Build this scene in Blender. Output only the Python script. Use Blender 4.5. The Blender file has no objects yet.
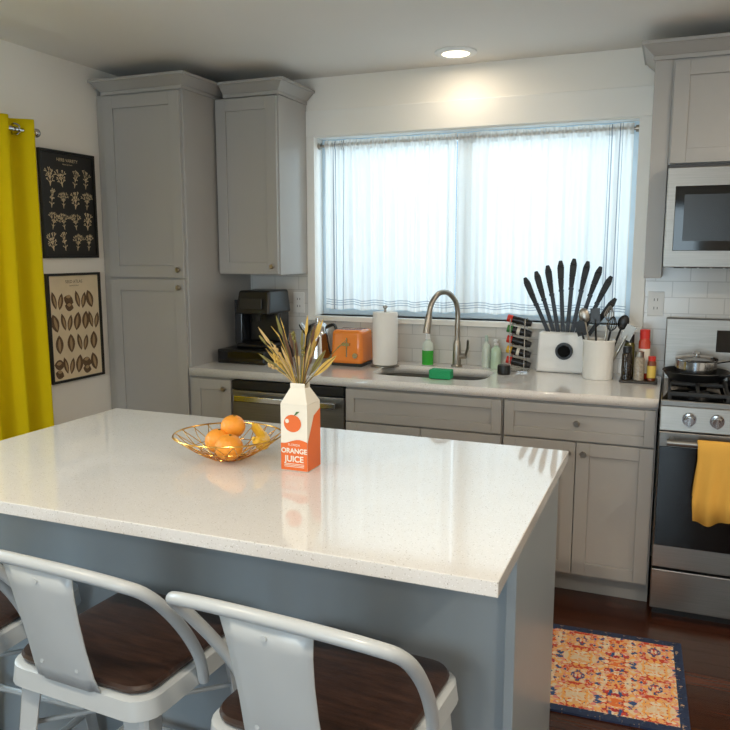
import bpy, bmesh, math, random
from mathutils import Vector, Matrix
random.seed(3)
S=bpy.context.scene
try:
    S.view_settings.view_transform='Standard'
except Exception: pass
COL=S.collection
CUR=None; CURLOC=Vector((0,0,0))

def lin(c):
    c=c/255.0
    return c/12.92 if c<=0.04045 else ((c+0.055)/1.055)**2.4
def rgb(t): return (lin(t[0]),lin(t[1]),lin(t[2]),1)

MC={}
def M(name,col,rough=.5,metal=0,noise=.05,nscale=8,bump=0,bscale=60,coat=0,spec=.5,stretch=None,aniso=0):
    if name in MC: return MC[name]
    m=bpy.data.materials.new(name); m.use_nodes=True
    nt=m.node_tree; N=nt.nodes; L=nt.links
    b=N['Principled BSDF']
    b.inputs['Roughness'].default_value=rough
    b.inputs['Metallic'].default_value=metal
    b.inputs['Coat Weight'].default_value=coat
    b.inputs['Specular IOR Level'].default_value=spec
    tc=N.new('ShaderNodeTexCoord')
    mp=N.new('ShaderNodeMapping'); L.new(tc.outputs['Object'],mp.inputs['Vector'])
    if stretch: mp.inputs['Scale'].default_value=stretch
    nz=N.new('ShaderNodeTexNoise'); nz.inputs['Scale'].default_value=nscale; nz.inputs['Detail'].default_value=3
    L.new(mp.outputs[0],nz.inputs['Vector'])
    cr=N.new('ShaderNodeValToRGB')
    c=rgb(col)
    cr.color_ramp.elements[0].position=.3; cr.color_ramp.elements[1].position=.7
    cr.color_ramp.elements[0].color=tuple(x*(1-noise) for x in c[:3])+(1,)
    cr.color_ramp.elements[1].color=tuple(min(1,x*(1+noise)) for x in c[:3])+(1,)
    L.new(nz.outputs['Fac'],cr.inputs[0]); L.new(cr.outputs[0],b.inputs['Base Color'])
    if bump:
        n2=N.new('ShaderNodeTexNoise'); n2.inputs['Scale'].default_value=bscale
        L.new(mp.outputs[0],n2.inputs['Vector'])
        bp=N.new('ShaderNodeBump'); bp.inputs['Strength'].default_value=bump; bp.inputs['Distance'].default_value=.01
        L.new(n2.outputs['Fac'],bp.inputs['Height']); L.new(bp.outputs[0],b.inputs['Normal'])
    MC[name]=m; return m

def emis(name,col,strength):
    m=bpy.data.materials.new(name); m.use_nodes=True
    b=m.node_tree.nodes['Principled BSDF']
    b.inputs['Base Color'].default_value=rgb(col)
    b.inputs['Emission Color'].default_value=rgb(col); b.inputs['Emission Strength'].default_value=strength
    return m

def quartz():
    m=M('quartz',(224,222,219),.07,0,.02,6,coat=.4)
    nt=m.node_tree;N=nt.nodes;L=nt.links;b=N['Principled BSDF']
    base=b.inputs['Base Color'].links[0].from_socket
    tc=N.new('ShaderNodeTexCoord')
    for sc,th,col in ((380,.90,(200,196,190)),(300,.965,(176,170,162)),(420,.92,(245,245,245))):
        v=N.new('ShaderNodeTexVoronoi'); v.inputs['Scale'].default_value=sc; L.new(tc.outputs['Object'],v.inputs['Vector'])
        sep=N.new('ShaderNodeSeparateColor'); L.new(v.outputs['Color'],sep.inputs[0])
        gt=N.new('ShaderNodeMath'); gt.operation='GREATER_THAN'; gt.inputs[1].default_value=th; L.new(sep.outputs[0],gt.inputs[0])
        lt=N.new('ShaderNodeMath'); lt.operation='LESS_THAN'; lt.inputs[1].default_value=.4; L.new(v.outputs['Distance'],lt.inputs[0])
        mu=N.new('ShaderNodeMath'); mu.operation='MULTIPLY'; L.new(gt.outputs[0],mu.inputs[0]); L.new(lt.outputs[0],mu.inputs[1])
        mx=N.new('ShaderNodeMix'); mx.data_type='RGBA'; L.new(mu.outputs[0],mx.inputs[0]); L.new(base,mx.inputs[6])
        mx.inputs[7].default_value=rgb(col); base=mx.outputs[2]
    L.new(base,b.inputs['Base Color'])
    return m

def glassm(name='window_glass',tint=(240,248,250),a=.1):
    m=bpy.data.materials.new(name); m.use_nodes=True
    nt=m.node_tree;N=nt.nodes;L=nt.links
    N.remove(N['Principled BSDF'])
    t=N.new('ShaderNodeBsdfTransparent'); t.inputs[0].default_value=rgb(tint)
    g=N.new('ShaderNodeBsdfGlossy'); g.inputs['Roughness'].default_value=.03
    mx=N.new('ShaderNodeMixShader'); mx.inputs[0].default_value=a
    L.new(t.outputs[0],mx.inputs[1]); L.new(g.outputs[0],mx.inputs[2]); L.new(mx.outputs[0],N['Material Output'].inputs[0])
    return m

def cloth(name,col,trans=.5,transp=0,nscale=300):
    m=bpy.data.materials.new(name); m.use_nodes=True
    nt=m.node_tree;N=nt.nodes;L=nt.links
    N.remove(N['Principled BSDF'])
    tc=N.new('ShaderNodeTexCoord'); nz=N.new('ShaderNodeTexNoise'); nz.inputs['Scale'].default_value=nscale
    L.new(tc.outputs['Object'],nz.inputs['Vector'])
    cr=N.new('ShaderNodeValToRGB'); c=rgb(col)
    cr.color_ramp.elements[0].color=tuple(x*.93 for x in c[:3])+(1,); cr.color_ramp.elements[1].color=c
    L.new(nz.outputs['Fac'],cr.inputs[0])
    d=N.new('ShaderNodeBsdfDiffuse'); t=N.new('ShaderNodeBsdfTranslucent')
    L.new(cr.outputs[0],d.inputs[0]); L.new(cr.outputs[0],t.inputs[0])
    mx=N.new('ShaderNodeMixShader'); mx.inputs[0].default_value=trans
    L.new(d.outputs[0],mx.inputs[1]); L.new(t.outputs[0],mx.inputs[2])
    out=mx.outputs[0]
    if transp:
        tr=N.new('ShaderNodeBsdfTransparent'); m2=N.new('ShaderNodeMixShader'); m2.inputs[0].default_value=transp
        L.new(out,m2.inputs[1]); L.new(tr.outputs[0],m2.inputs[2]); out=m2.outputs[0]
    L.new(out,N['Material Output'].inputs[0])
    return m

def brickmat(name,c1,c2,mort,bw,rh,ms,plane='xz',rough=.2,grain=0,off=.5,bump=.3):
    m=bpy.data.materials.new(name); m.use_nodes=True
    nt=m.node_tree;N=nt.nodes;L=nt.links;b=N['Principled BSDF']
    tc=N.new('ShaderNodeTexCoord'); sp=N.new('ShaderNodeSeparateXYZ'); cb=N.new('ShaderNodeCombineXYZ')
    L.new(tc.outputs['Object'],sp.inputs[0])
    idx={'x':0,'y':1,'z':2}
    L.new(sp.outputs[idx[plane[0]]],cb.inputs[0]); L.new(sp.outputs[idx[plane[1]]],cb.inputs[1])
    br=N.new('ShaderNodeTexBrick'); br.offset=off
    br.inputs['Scale'].default_value=1; br.inputs['Brick Width'].default_value=bw; br.inputs['Row Height'].default_value=rh
    br.inputs['Mortar Size'].default_value=ms; br.inputs['Mortar Smooth'].default_value=.1
    br.inputs['Color1'].default_value=rgb(c1); br.inputs['Color2'].default_value=rgb(c2); br.inputs['Mortar'].default_value=rgb(mort)
    L.new(cb.outputs[0],br.inputs['Vector'])
    out=br.outputs['Color']
    if grain:
        mp=N.new('ShaderNodeMapping'); mp.inputs['Scale'].default_value=(3,45,1); L.new(cb.outputs[0],mp.inputs[0])
        nz=N.new('ShaderNodeTexNoise'); nz.inputs['Scale'].default_value=1.5; nz.inputs['Detail'].default_value=6; L.new(mp.outputs[0],nz.inputs['Vector'])
        mx=N.new('ShaderNodeMix'); mx.data_type='RGBA'; mx.blend_type='MULTIPLY'; mx.inputs[0].default_value=grain
        cr=N.new('ShaderNodeValToRGB'); cr.color_ramp.elements[0].position=.3; cr.color_ramp.elements[1].position=.65
        cr.color_ramp.elements[0].color=(.25,.22,.2,1); cr.color_ramp.elements[1].color=(1,1,1,1)
        L.new(nz.outputs['Fac'],cr.inputs[0]); L.new(out,mx.inputs[6]); L.new(cr.outputs[0],mx.inputs[7]); out=mx.outputs[2]
    L.new(out,b.inputs['Base Color']); b.inputs['Roughness'].default_value=rough
    bp=N.new('ShaderNodeBump'); bp.invert=True; bp.inputs['Strength'].default_value=bump; bp.inputs['Distance'].default_value=.002
    L.new(br.outputs['Fac'],bp.inputs['Height']); L.new(bp.outputs[0],b.inputs['Normal'])
    return m

# ---------- geometry helpers ----------
def group(name,loc=(0,0,0),rotz=0,local=False):
    global CUR,CURLOC
    e=bpy.data.objects.new(name,None); e.empty_display_size=.1
    e.location=loc; e.rotation_euler=(0,0,rotz); COL.objects.link(e)
    CUR=e; CURLOC=Vector((0,0,0)) if local else Vector(loc)
    return e
def nogroup():
    global CUR,CURLOC
    CUR=None; CURLOC=Vector((0,0,0))
def add(name,bm,mats,bevel=0,smooth=True,solid=0,seg=2,normals=True):
    if CUR: bmesh.ops.translate(bm,verts=bm.verts,vec=-CURLOC)
    if normals: bmesh.ops.recalc_face_normals(bm,faces=bm.faces)
    me=bpy.data.meshes.new(name); bm.to_mesh(me); bm.free()
    if not isinstance(mats,(list,tuple)): mats=[mats]
    for m in mats: me.materials.append(m)
    if smooth:
        for p in me.polygons: p.use_smooth=True
        me.set_sharp_from_angle(angle=math.radians(35))
    o=bpy.data.objects.new(name,me); COL.objects.link(o)
    if CUR: o.parent=CUR
    if solid:
        md=o.modifiers.new('s','SOLIDIFY'); md.thickness=solid; md.offset=0
    if bevel:
        md=o.modifiers.new('b','BEVEL'); md.width=bevel; md.segments=seg; md.limit_method='ANGLE'; md.angle_limit=math.radians(40)
    return o
def B(): return bmesh.new()
def bbox(bm,x0,x1,y0,y1,z0,z1,mi=0,rot=None,top=None):
    t=top or (x0,x1,y0,y1)
    co=[(x0,y0,z0),(x1,y0,z0),(x1,y1,z0),(x0,y1,z0),(t[0],t[2],z1),(t[1],t[2],z1),(t[1],t[3],z1),(t[0],t[3],z1)]
    if rot: co=[rot@Vector(c) for c in co]
    v=[bm.verts.new(c) for c in co]
    for f in ((0,3,2,1),(4,5,6,7),(0,1,5,4),(1,2,6,5),(2,3,7,6),(3,0,4,7)):
        bm.faces.new([v[i] for i in f]).material_index=mi
def box(name,x0,x1,y0,y1,z0,z1,mat,bevel=0):
    bm=B(); bbox(bm,x0,x1,y0,y1,z0,z1); return add(name,bm,mat,bevel,smooth=False)
def frame(d):
    d=d.normalized(); a=Vector((0,0,1)) if abs(d.z)<.9 else Vector((1,0,0))
    u=d.cross(a).normalized(); return u,d.cross(u).normalized()
def bcyl(bm,p0,p1,r0,r1=None,seg=24,mi=0):
    r1=r0 if r1 is None else r1
    p0=Vector(p0);p1=Vector(p1);u,w=frame(p1-p0)
    a=[];b=[]
    for i in range(seg):
        t=2*math.pi*i/seg; dd=u*math.cos(t)+w*math.sin(t)
        a.append(bm.verts.new(p0+dd*r0)); b.append(bm.verts.new(p1+dd*r1))
    for i in range(seg):
        j=(i+1)%seg; bm.faces.new((a[i],a[j],b[j],b[i])).material_index=mi
    bm.faces.new(a[::-1]).material_index=mi; bm.faces.new(b).material_index=mi
def blathe(bm,prof,c,seg=32,mi=0,sx=1,sy=1):
    rings=[]
    for r,z in prof:
        if r<1e-5: rings.append([bm.verts.new((c[0],c[1],c[2]+z))])
        else: rings.append([bm.verts.new((c[0]+r*sx*math.cos(2*math.pi*i/seg),c[1]+r*sy*math.sin(2*math.pi*i/seg),c[2]+z)) for i in range(seg)])
    for A,Bq in zip(rings[:-1],rings[1:]):
        for i in range(seg):
            j=(i+1)%seg
            if len(A)==1 and len(Bq)==1: continue
            if len(A)==1: f=bm.faces.new((A[0],Bq[j],Bq[i]))
            elif len(Bq)==1: f=bm.faces.new((A[i],A[j],Bq[0]))
            else: f=bm.faces.new((A[i],A[j],Bq[j],Bq[i]))
            f.material_index=mi
def catmull(pts,n=6,closed=False):
    P=[Vector(p) for p in pts]; out=[]
    m=len(P); rng=range(m if closed else m-1)
    for i in rng:
        if closed: a,b,c,d=P[(i-1)%m],P[i],P[(i+1)%m],P[(i+2)%m]
        else: a,b,c,d=P[max(i-1,0)],P[i],P[i+1],P[min(i+2,m-1)]
        for k in range(n):
            t=k/n
            out.append(.5*((2*b)+(c-a)*t+(2*a-5*b+4*c-d)*t*t+(3*b-a-3*c+d)*t**3))
    if not closed: out.append(P[-1])
    return out
def btube(bm,pts,r,seg=8,mi=0,closed=False,flat=1):
    P=[Vector(p) for p in pts]; n=len(P)
    R=r if isinstance(r,(list,tuple)) else [r]*n
    if len(R)!=n: R=[R[0]+(R[-1]-R[0])*i/(n-1) for i in range(n)] if len(R)==2 else [R[min(len(R)-1,int(i/(n-1)*(len(R)-1)+.5))] for i in range(n)]
    rings=[];u=None
    for i in range(n):
        if closed: d=P[(i+1)%n]-P[i-1]
        else: d=P[min(i+1,n-1)]-P[max(i-1,0)]
        if d.length<1e-9: d=Vector((0,0,1))
        d.normalize()
        if u is None: u,_=frame(d)
        u=(u-d*u.dot(d)); 
        if u.length<1e-6: u,_=frame(d)
        u.normalize(); w=d.cross(u)
        rings.append([bm.verts.new(P[i]+(u*math.cos(2*math.pi*k/seg)+w*flat*math.sin(2*math.pi*k/seg))*R[i]) for k in range(seg)])
    for i in range(n if closed else n-1):
        A=rings[i];Bq=rings[(i+1)%n]
        for k in range(seg):
            j=(k+1)%seg; bm.faces.new((A[k],A[j],Bq[j],Bq[k])).material_index=mi
    if not closed:
        bm.faces.new(rings[0][::-1]).material_index=mi; bm.faces.new(rings[-1]).material_index=mi
def bsph(bm,c,r,sc=(1,1,1),mi=0,u=20,v=12,rot=None):
    mat=Matrix.Translation(c)@(rot.to_4x4() if rot else Matrix())@Matrix.Diagonal((r*sc[0],r*sc[1],r*sc[2],1))
    res=bmesh.ops.create_uvsphere(bm,u_segments=u,v_segments=v,radius=1,matrix=mat)
    for vv in res['verts']:
        for f in vv.link_faces: f.material_index=mi
def bpoly(bm,pts,mi=0):
    f=bm.faces.new([bm.verts.new(p) for p in pts]); f.material_index=mi; return f
def btext(bm,s,size,org,ux,uy,mi=0,bold=0.0):
    cu=bpy.data.curves.new('t','FONT'); cu.body=s; cu.size=size; cu.align_x='CENTER'; cu.extrude=.0; cu.offset=bold
    o=bpy.data.objects.new('t',cu); COL.objects.link(o)
    dg=bpy.context.evaluated_depsgraph_get(); dg.update()
    me=bpy.data.meshes.new_from_object(o.evaluated_get(dg))
    ux=Vector(ux);uy=Vector(uy);org=Vector(org)
    vs=[bm.verts.new(org+ux*v.co.x+uy*v.co.y) for v in me.vertices]
    for p in me.polygons:
        try: bm.faces.new([vs[i] for i in p.vertices]).material_index=mi
        except ValueError: pass
    bpy.data.objects.remove(o); bpy.data.meshes.remove(me); bpy.data.curves.remove(cu)
def shaker(bm,x0,x1,z0,z1,y,t=.02,w=.055,mi=0):
    bbox(bm,x0,x0+w,y,y+t,z0,z1,mi); bbox(bm,x1-w,x1,y,y+t,z0,z1,mi)
    bbox(bm,x0+w,x1-w,y,y+t,z0,z0+w,mi); bbox(bm,x0+w,x1-w,y,y+t,z1-w,z1,mi)
    bbox(bm,x0+w,x1-w,y+.008,y+t,z0+w,z1-w,mi)
def knob(bm,x,y,z):
    bcyl(bm,(x,y,z),(x,y-.014,z),.006,.005,12)
    bcyl(bm,(x,y-.012,z),(x,y-.018,z),.009,.014,16); bcyl(bm,(x,y-.018,z),(x,y-.026,z),.014,.010,16)

# ---------- materials ----------
cab=M('cabinet_grey_paint',(164,161,157),.34,0,.015,4)
isl=M('island_blue_grey_paint',(150,159,165),.36,0,.015,4)
wallm=M('wall_paint',(240,236,228),.7,0,.01,3,bump=.03,bscale=180)
ceilm=M('ceiling_paint',(230,226,220),.8,0,.01,3)
trimm=M('trim_paint',(240,238,232),.4,0,.01,3)
nickel=M('brushed_nickel',(165,158,148),.3,1,.05,40)
steel=M('stainless_steel',(138,135,130),.36,1,.08,6,stretch=(1,1,40))
chrome=M('chrome',(195,195,195),.14,1,.02)
blackp=M('black_plastic',(15,15,16),.35,0,.1)
blackg=M('black_glass',(8,8,9),.06,0,.05)
iron=M('cast_iron',(20,20,21),.5,0,.1,bump=.1)
whitec=M('white_ceramic',(232,230,224),.15,0,.02)
whitep=M('white_plastic',(228,228,226),.35)
metalw=M('stool_white_metal',(184,190,193),.28,0,.03,5)
wood=M('dark_walnut',(56,37,28),.33,0,.4,6,stretch=(2,14,2),bump=.08,bscale=40)
gold=M('gold_wire',(215,165,90),.25,1,.05)
orangef=M('orange_peel',(240,155,48),.42,0,.06,12,bump=.25,bscale=160)
banan=M('banana_skin',(232,180,50),.45,0,.12,20)
yel=cloth('yellow_curtain_fabric',(238,216,30),.3)
qz=quartz()
tile=brickmat('subway_tile',(222,220,216),(214,212,208),(196,194,190),.152,.076,.0022,'xz',.15)
floorm=brickmat('hardwood_planks',(88,48,31),(60,32,21),(18,9,6),1.1,.085,.0018,'xy',.26,grain=.7,off=.37)

# ---------- room ----------
WY=3.89; LX=-2.83; RX=2.1; RY=-2.8; H=2.44
nogroup()
box('floor',LX-.15,RX+.15,RY-.15,WY+.15,-.08,0,floorm)
box('ceiling',LX-.15,RX+.15,RY-.15,WY+.15,H,H+.1,ceilm)
wx0,wx1,wz0,wz1=-1.868,-.185,1.15,2.125
bm=B(); y0,y1=WY,WY+.15
bbox(bm,LX-.15,wx0,y0,y1,0,H); bbox(bm,wx1,RX+.15,y0,y1,0,H); bbox(bm,wx0,wx1,y0,y1,0,wz0); bbox(bm,wx0,wx1,y0,y1,wz1,H)
add('wall_back',bm,wallm,smooth=False)
ly0,ly1,lz0,lz1=.7,2.4,.85,2.0
bm=B()
bbox(bm,LX-.15,LX,RY,ly0,0,H); bbox(bm,LX-.15,LX,ly1,WY,0,H); bbox(bm,LX-.15,LX,ly0,ly1,0,lz0); bbox(bm,LX-.15,LX,ly0,ly1,lz1,H)
add('wall_left',bm,wallm,smooth=False)
box('wall_right',RX,RX+.15,RY,WY,0,H,wallm)
rx0,rx1,rz1=-1.9,.3,2.1
bm=B()
bbox(bm,LX-.15,rx0,RY-.15,RY,0,H); bbox(bm,rx1,RX+.15,RY-.15,RY,0,H); bbox(bm,rx0,rx1,RY-.15,RY,rz1,H)
add('wall_rear',bm,wallm,smooth=False)
bm=B()
cl=.048
bbox(bm,wx0-cl,wx0,WY-.015,WY,wz0,wz1+.005)
bbox(bm,wx1,wx1+.062,WY-.015,WY,wz0,wz1+.005)
bbox(bm,wx0-cl,wx1+.062,WY-.018,WY,wz1+.005,wz1+.14)
bbox(bm,wx0-cl,wx1+.062,WY-.035,WY+.1,wz0-.028,wz0)
add('trim_1',bm,trimm,.002,smooth=False)
gl=glassm()
vin=M('vinyl_window_frame',(205,222,235),.35)
xm=(wx0+wx1)/2
group('window_1',(xm,WY+.12,wz0))
bm=B(); f=.04; a,b_=WY+.09,WY+.145
bbox(bm,wx0,wx0+f,a,b_,wz0,wz1); bbox(bm,wx1-f,wx1,a,b_,wz0,wz1); bbox(bm,wx0+f,wx1-f,a,b_,wz0,wz0+f); bbox(bm,wx0+f,wx1-f,a,b_,wz1-f,wz1)
bbox(bm,xm-.03,xm+.03,a,b_,wz0+f,wz1-f)
add('frame',bm,vin,.003,smooth=False)
box('glass',wx0+f,wx1-f,WY+.115,WY+.12,wz0+f,wz1-f,gl)
group('window_2',(LX-.1,(ly0+ly1)/2,lz0))
bm=B(); a,b_=LX-.14,LX-.09
bbox(bm,a,b_,ly0,ly0+f,lz0,lz1); bbox(bm,a,b_,ly1-f,ly1,lz0,lz1); bbox(bm,a,b_,ly0+f,ly1-f,lz0,lz0+f); bbox(bm,a,b_,ly0+f,ly1-f,lz1-f,lz1); bbox(bm,a,b_,1.52,1.58,lz0+f,lz1-f)
add('frame',bm,vin,.003,smooth=False)
box('glass',LX-.12,LX-.115,ly0+f,ly1-f,lz0+f,lz1-f,gl)
group('door_1',((rx0+rx1)/2,RY-.1,0))
bm=B(); a,b_=RY-.13,RY-.06
bbox(bm,rx0,rx0+.07,a,b_,0,rz1); bbox(bm,rx1-.07,rx1,a,b_,0,rz1); bbox(bm,rx0+.07,rx1-.07,a,b_,rz1-.07,rz1); bbox(bm,rx0+.07,rx1-.07,a,b_,0,.07); bbox(bm,-.85,-.75,a,b_,.07,rz1-.07)
add('frame',bm,vin,.003,smooth=False)
box('glass',rx0+.07,rx1-.07,RY-.1,RY-.095,.07,rz1-.07,gl)
nogroup()
box('baseboard_left',LX,LX+.014,RY,3.26,0,.11,trimm,.003)
box('baseboard_right',RX-.014,RX,RY,WY,0,.11,trimm,.003)
bm=B()
bbox(bm,-2.29,wx0-cl-.002,WY-.008,WY,.916,1.385); bbox(bm,wx0-cl-.002,wx1+.064,WY-.008,WY,.916,wz0-.03); bbox(bm,wx1+.064,1.5,WY-.008,WY,.916,1.45)
add('trim_backsplash_tile',bm,tile,smooth=False)

# ---------- cabinets ----------
FY=3.27
def crown(bm,x0,x1,yf,yb,z0,z1,L=.055,Rr=.055,F=.055):
    bbox(bm,x0-min(L,.006),x1+min(Rr,.006),yf-.006,yb,z0,z0+.018)
    bbox(bm,x0-min(L,.006),x1+min(Rr,.006),yf-.006,yb,z0+.018,z1-.015,top=(x0-L*.85,x1+Rr*.85,yf-F*.85,yb))
    bbox(bm,x0-L,x1+Rr,yf-F,yb,z1-.015,z1)
px0,px1=-2.782,-2.292
group('tall_pantry_cabinet',((px0+px1)/2,3.57,0))
bm=B(); bbox(bm,px0,px1,FY,WY-.001,.1,2.305); bbox(bm,px0,px1-.01,FY+.06,WY-.001,0,.1); bbox(bm,LX+.001,px0,FY+.004,FY+.02,.0,2.305)
add('body',bm,cab,.002,smooth=False)
bm=B(); shaker(bm,px0+.012,px1-.012,1.375,2.29,FY-.02,w=.06); shaker(bm,px0+.012,px1-.012,.12,1.365,FY-.02,w=.06)
add('doors',bm,cab,.0015,smooth=False)
bm=B(); knob(bm,px1-.04,FY-.02,1.415); knob(bm,px1-.04,FY-.02,1.325); add('knobs',bm,nickel)
bm=B(); crown(bm,px0,px1,FY-.005,WY-.001,2.3,2.372,L=.045,Rr=.05); add('crown',bm,cab,.002,smooth=False)

cx0,cx1=-2.23,-1.916
UY=3.56
group('upper_cabinet',(-2.13,3.72,1.385))
bm=B(); bbox(bm,px1+.001,cx1,UY,WY-.009,1.385,2.299); add('body',bm,cab,.002,smooth=False)
bm=B(); shaker(bm,px1+.012,cx1-.006,1.39,2.29,UY-.02,w=.06); add('door',bm,cab,.0015,smooth=False)
bm=B(); knob(bm,cx1-.035,UY-.02,1.43); add('knob',bm,nickel)
bm=B(); crown(bm,px1+.055,cx1,UY-.005,WY-.009,2.3,2.372,L=0); add('crown',bm,cab,.002,smooth=False)

group('upper_cabinet.001',(.32,3.7,1.86))
bm=B(); bbox(bm,-.12,-.048,UY,WY-.021,1.392,2.305); bbox(bm,-.048,.73,UY,WY-.009,1.87,2.305); add('body',bm,cab,.002,smooth=False)
bm=B(); shaker(bm,-.04,.338,1.875,2.29,UY-.02,w=.06); shaker(bm,.344,.722,1.875,2.29,UY-.02,w=.06); add('doors',bm,cab,.0015,smooth=False)
bm=B(); knob(bm,.31,UY-.02,1.92); knob(bm,.372,UY-.02,1.92); add('knobs',bm,nickel)
bm=B(); crown(bm,-.12,.73,UY-.005,WY-.009,2.3,2.372,Rr=0); add('crown',bm,cab,.002,smooth=False)
group('upper_cabinet.002',(1.1,3.7,1.385))
bm=B(); bbox(bm,.735,1.5,UY,WY-.01,1.46,2.305); add('body',bm,cab,.002,smooth=False)
bm=B(); shaker(bm,.74,1.115,1.465,2.29,UY-.02,w=.06); shaker(bm,1.12,1.495,1.465,2.29,UY-.02,w=.06); add('doors',bm,cab,.0015,smooth=False)
bm=B(); crown(bm,.735,1.5,UY-.005,WY-.01,2.3,2.372,L=0); add('crown',bm,cab,.002,smooth=False)

def basecab(name,x0,x1,doors,drawer,top=.873,kn=None):
    group(name,((x0+x1)/2,3.57,0))
    bm=B(); bbox(bm,x0,x1,FY,FY+.02,.1,.873); bbox(bm,x0,x1,FY+.02,WY-.001,.1,top); bbox(bm,x0,x1,FY+.07,WY-.001,0,.1)
    add('body',bm,cab,.0015,smooth=False)
    bm=B(); zt=.863
    if drawer:
        shaker(bm,x0+.006,x1-.006,.71,zt,FY-.02,w=.042); zt=.702
    n=doors; w=(x1-x0-.012-(n-1)*.004)/n
    for i in range(n):
        a=x0+.006+i*(w+.004); shaker(bm,a,a+w,.115,zt,FY-.02,w=.055 if w>.2 else .045)
    add('doors',bm,cab,.0015,smooth=False)
    bm=B()
    if drawer==1: knob(bm,(x0+x1)/2,FY-.02,.787)
    if n==2:
        xm_=(x0+x1)/2; knob(bm,xm_-.032,FY-.02,zt-.045); knob(bm,xm_+.032,FY-.02,zt-.045)
    if n==1: knob(bm,x1-.04,FY-.02,zt-.045)
    add('knobs',bm,nickel)
dwx0,dwx1=-2.04,-1.42
basecab('base_cabinet',px1+.001,dwx0-.002,1,0)
basecab('sink_base_cabinet',dwx1+.002,-.662,2,2,top=.64)
basecab('base_cabinet.001',-.66,-.028,2,1)
basecab('base_cabinet.002',.752,1.5,2,1)

group('dishwasher',(-1.72,3.55,0))
a,b_=dwx0+.002,dwx1-.002
box('tub',a,b_,FY+.0,WY-.02,.1,.865,blackp)
bm=B(); bbox(bm,a,b_,FY-.02,FY,.12,.815); add('door',bm,steel,.004,smooth=False)
bm=B(); bbox(bm,a,b_,FY-.022,FY,.82,.866); add('control_strip',bm,blackp,.003,smooth=False)
bm=B(); bbox(bm,a+.03,b_-.03,FY-.062,FY-.045,.765,.795); bbox(bm,a+.05,a+.075,FY-.046,FY-.019,.77,.79); bbox(bm,b_-.075,b_-.05,FY-.046,FY-.019,.77,.79)
add('handle',bm,chrome,.004,smooth=False)
box('kick_plate',a,b_,FY+.05,FY+.06,0,.1,blackp)

sx0,sx1,sy0,sy1=-1.36,-.79,3.40,3.74
def rrect(x0,x1,y0,y1,r,n=6):
    pts=[]
    for cx,cy,a0 in ((x1-r,y1-r,0),(x0+r,y1-r,90),(x0+r,y0+r,180),(x1-r,y0+r,270)):
        for k in range(n+1):
            t=math.radians(a0+90*k/n); pts.append((cx+r*math.cos(t),cy+r*math.sin(t)))
    return pts
def slabhole(name,outer,inner,z0,z1,mat):
    cu=bpy.data.curves.new('c','CURVE'); cu.dimensions='2D'; cu.fill_mode='BOTH'; cu.extrude=(z1-z0)/2
    for pts in [outer]+([inner] if inner else []):
        sp=cu.splines.new('POLY'); sp.points.add(len(pts)-1)
        for i,p in enumerate(pts): sp.points[i].co=(p[0],p[1],0,1)
        sp.use_cyclic_u=True
    o=bpy.data.objects.new('t',cu); COL.objects.link(o)
    dg=bpy.context.evaluated_depsgraph_get(); dg.update()
    me=bpy.data.meshes.new_from_object(o.evaluated_get(dg)); bm=B(); bm.from_mesh(me)
    bmesh.ops.remove_doubles(bm,verts=bm.verts,dist=1e-5)
    bmesh.ops.translate(bm,verts=bm.verts,vec=(0,0,(z0+z1)/2))
    bpy.data.objects.remove(o); bpy.data.meshes.remove(me)
    return add(name,bm,mat,smooth=False)
group('countertop',(-1.2,3.56,.875))
slabhole('slab',[(px1+.001,3.245),(-.026,3.245),(-.026,WY-.009),(px1+.001,WY-.009)],rrect(sx0,sx1,sy0,sy1,.09),.875,.915,qz)
group('countertop.001',(1.1,3.56,.875)); box('slab',.75,1.5,3.245,WY-.009,.875,.915,qz,.002)
group('kitchen_sink',((sx0+sx1)/2,(sy0+sy1)/2,.68))
bm=B(); rings=[]
for (ins,z,r) in ((-.012,.874,.095),(.0,.874,.09),(.006,.70,.085),(.05,.68,.05),(.13,.675,.03)):
    rings.append([bm.verts.new((p[0],p[1],z)) for p in rrect(sx0+ins,sx1-ins,sy0+ins,sy1-ins,r)])
for A,C in zip(rings[:-1],rings[1:]):
    for i in range(len(A)):
        j=(i+1)%len(A); bm.faces.new((A[i],A[j],C[j],C[i]))
bm.faces.new(rings[-1]); add('basin',bm,steel)
bm=B(); bcyl(bm,(-1.075,3.57,.676),(-1.075,3.57,.68),.04); add('drain',bm,chrome)

# ---------- island ----------
group('kitchen_island',(-1.1,1.8,0))
ix0,ix1,iy0,iy1=-1.945,-.262,1.292,2.28
box('countertop',ix0,ix1,iy0,iy1,.884,.915,qz,.002)
bm=B(); bbox(bm,ix0+.03,ix1-.045,1.62,iy1-.03,.0,.884); add('base',bm,isl,.002,smooth=False)
bm=B(); bbox(bm,ix1-.045,ix1-.022,1.60,iy1-.028,.0,.884); bbox(bm,ix0+.008,ix0+.03,1.60,iy1-.028,0,.884); add('end_panels',bm,isl,.002,smooth=False)
bm=B(); shaker(bm,ix0+.05,-1.12,.12,.86,iy1-.03,t=.0201); shaker(bm,-1.1,ix1-.06,.12,.86,iy1-.03,t=.0201); add('doors',bm,isl,smooth=False)

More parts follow.
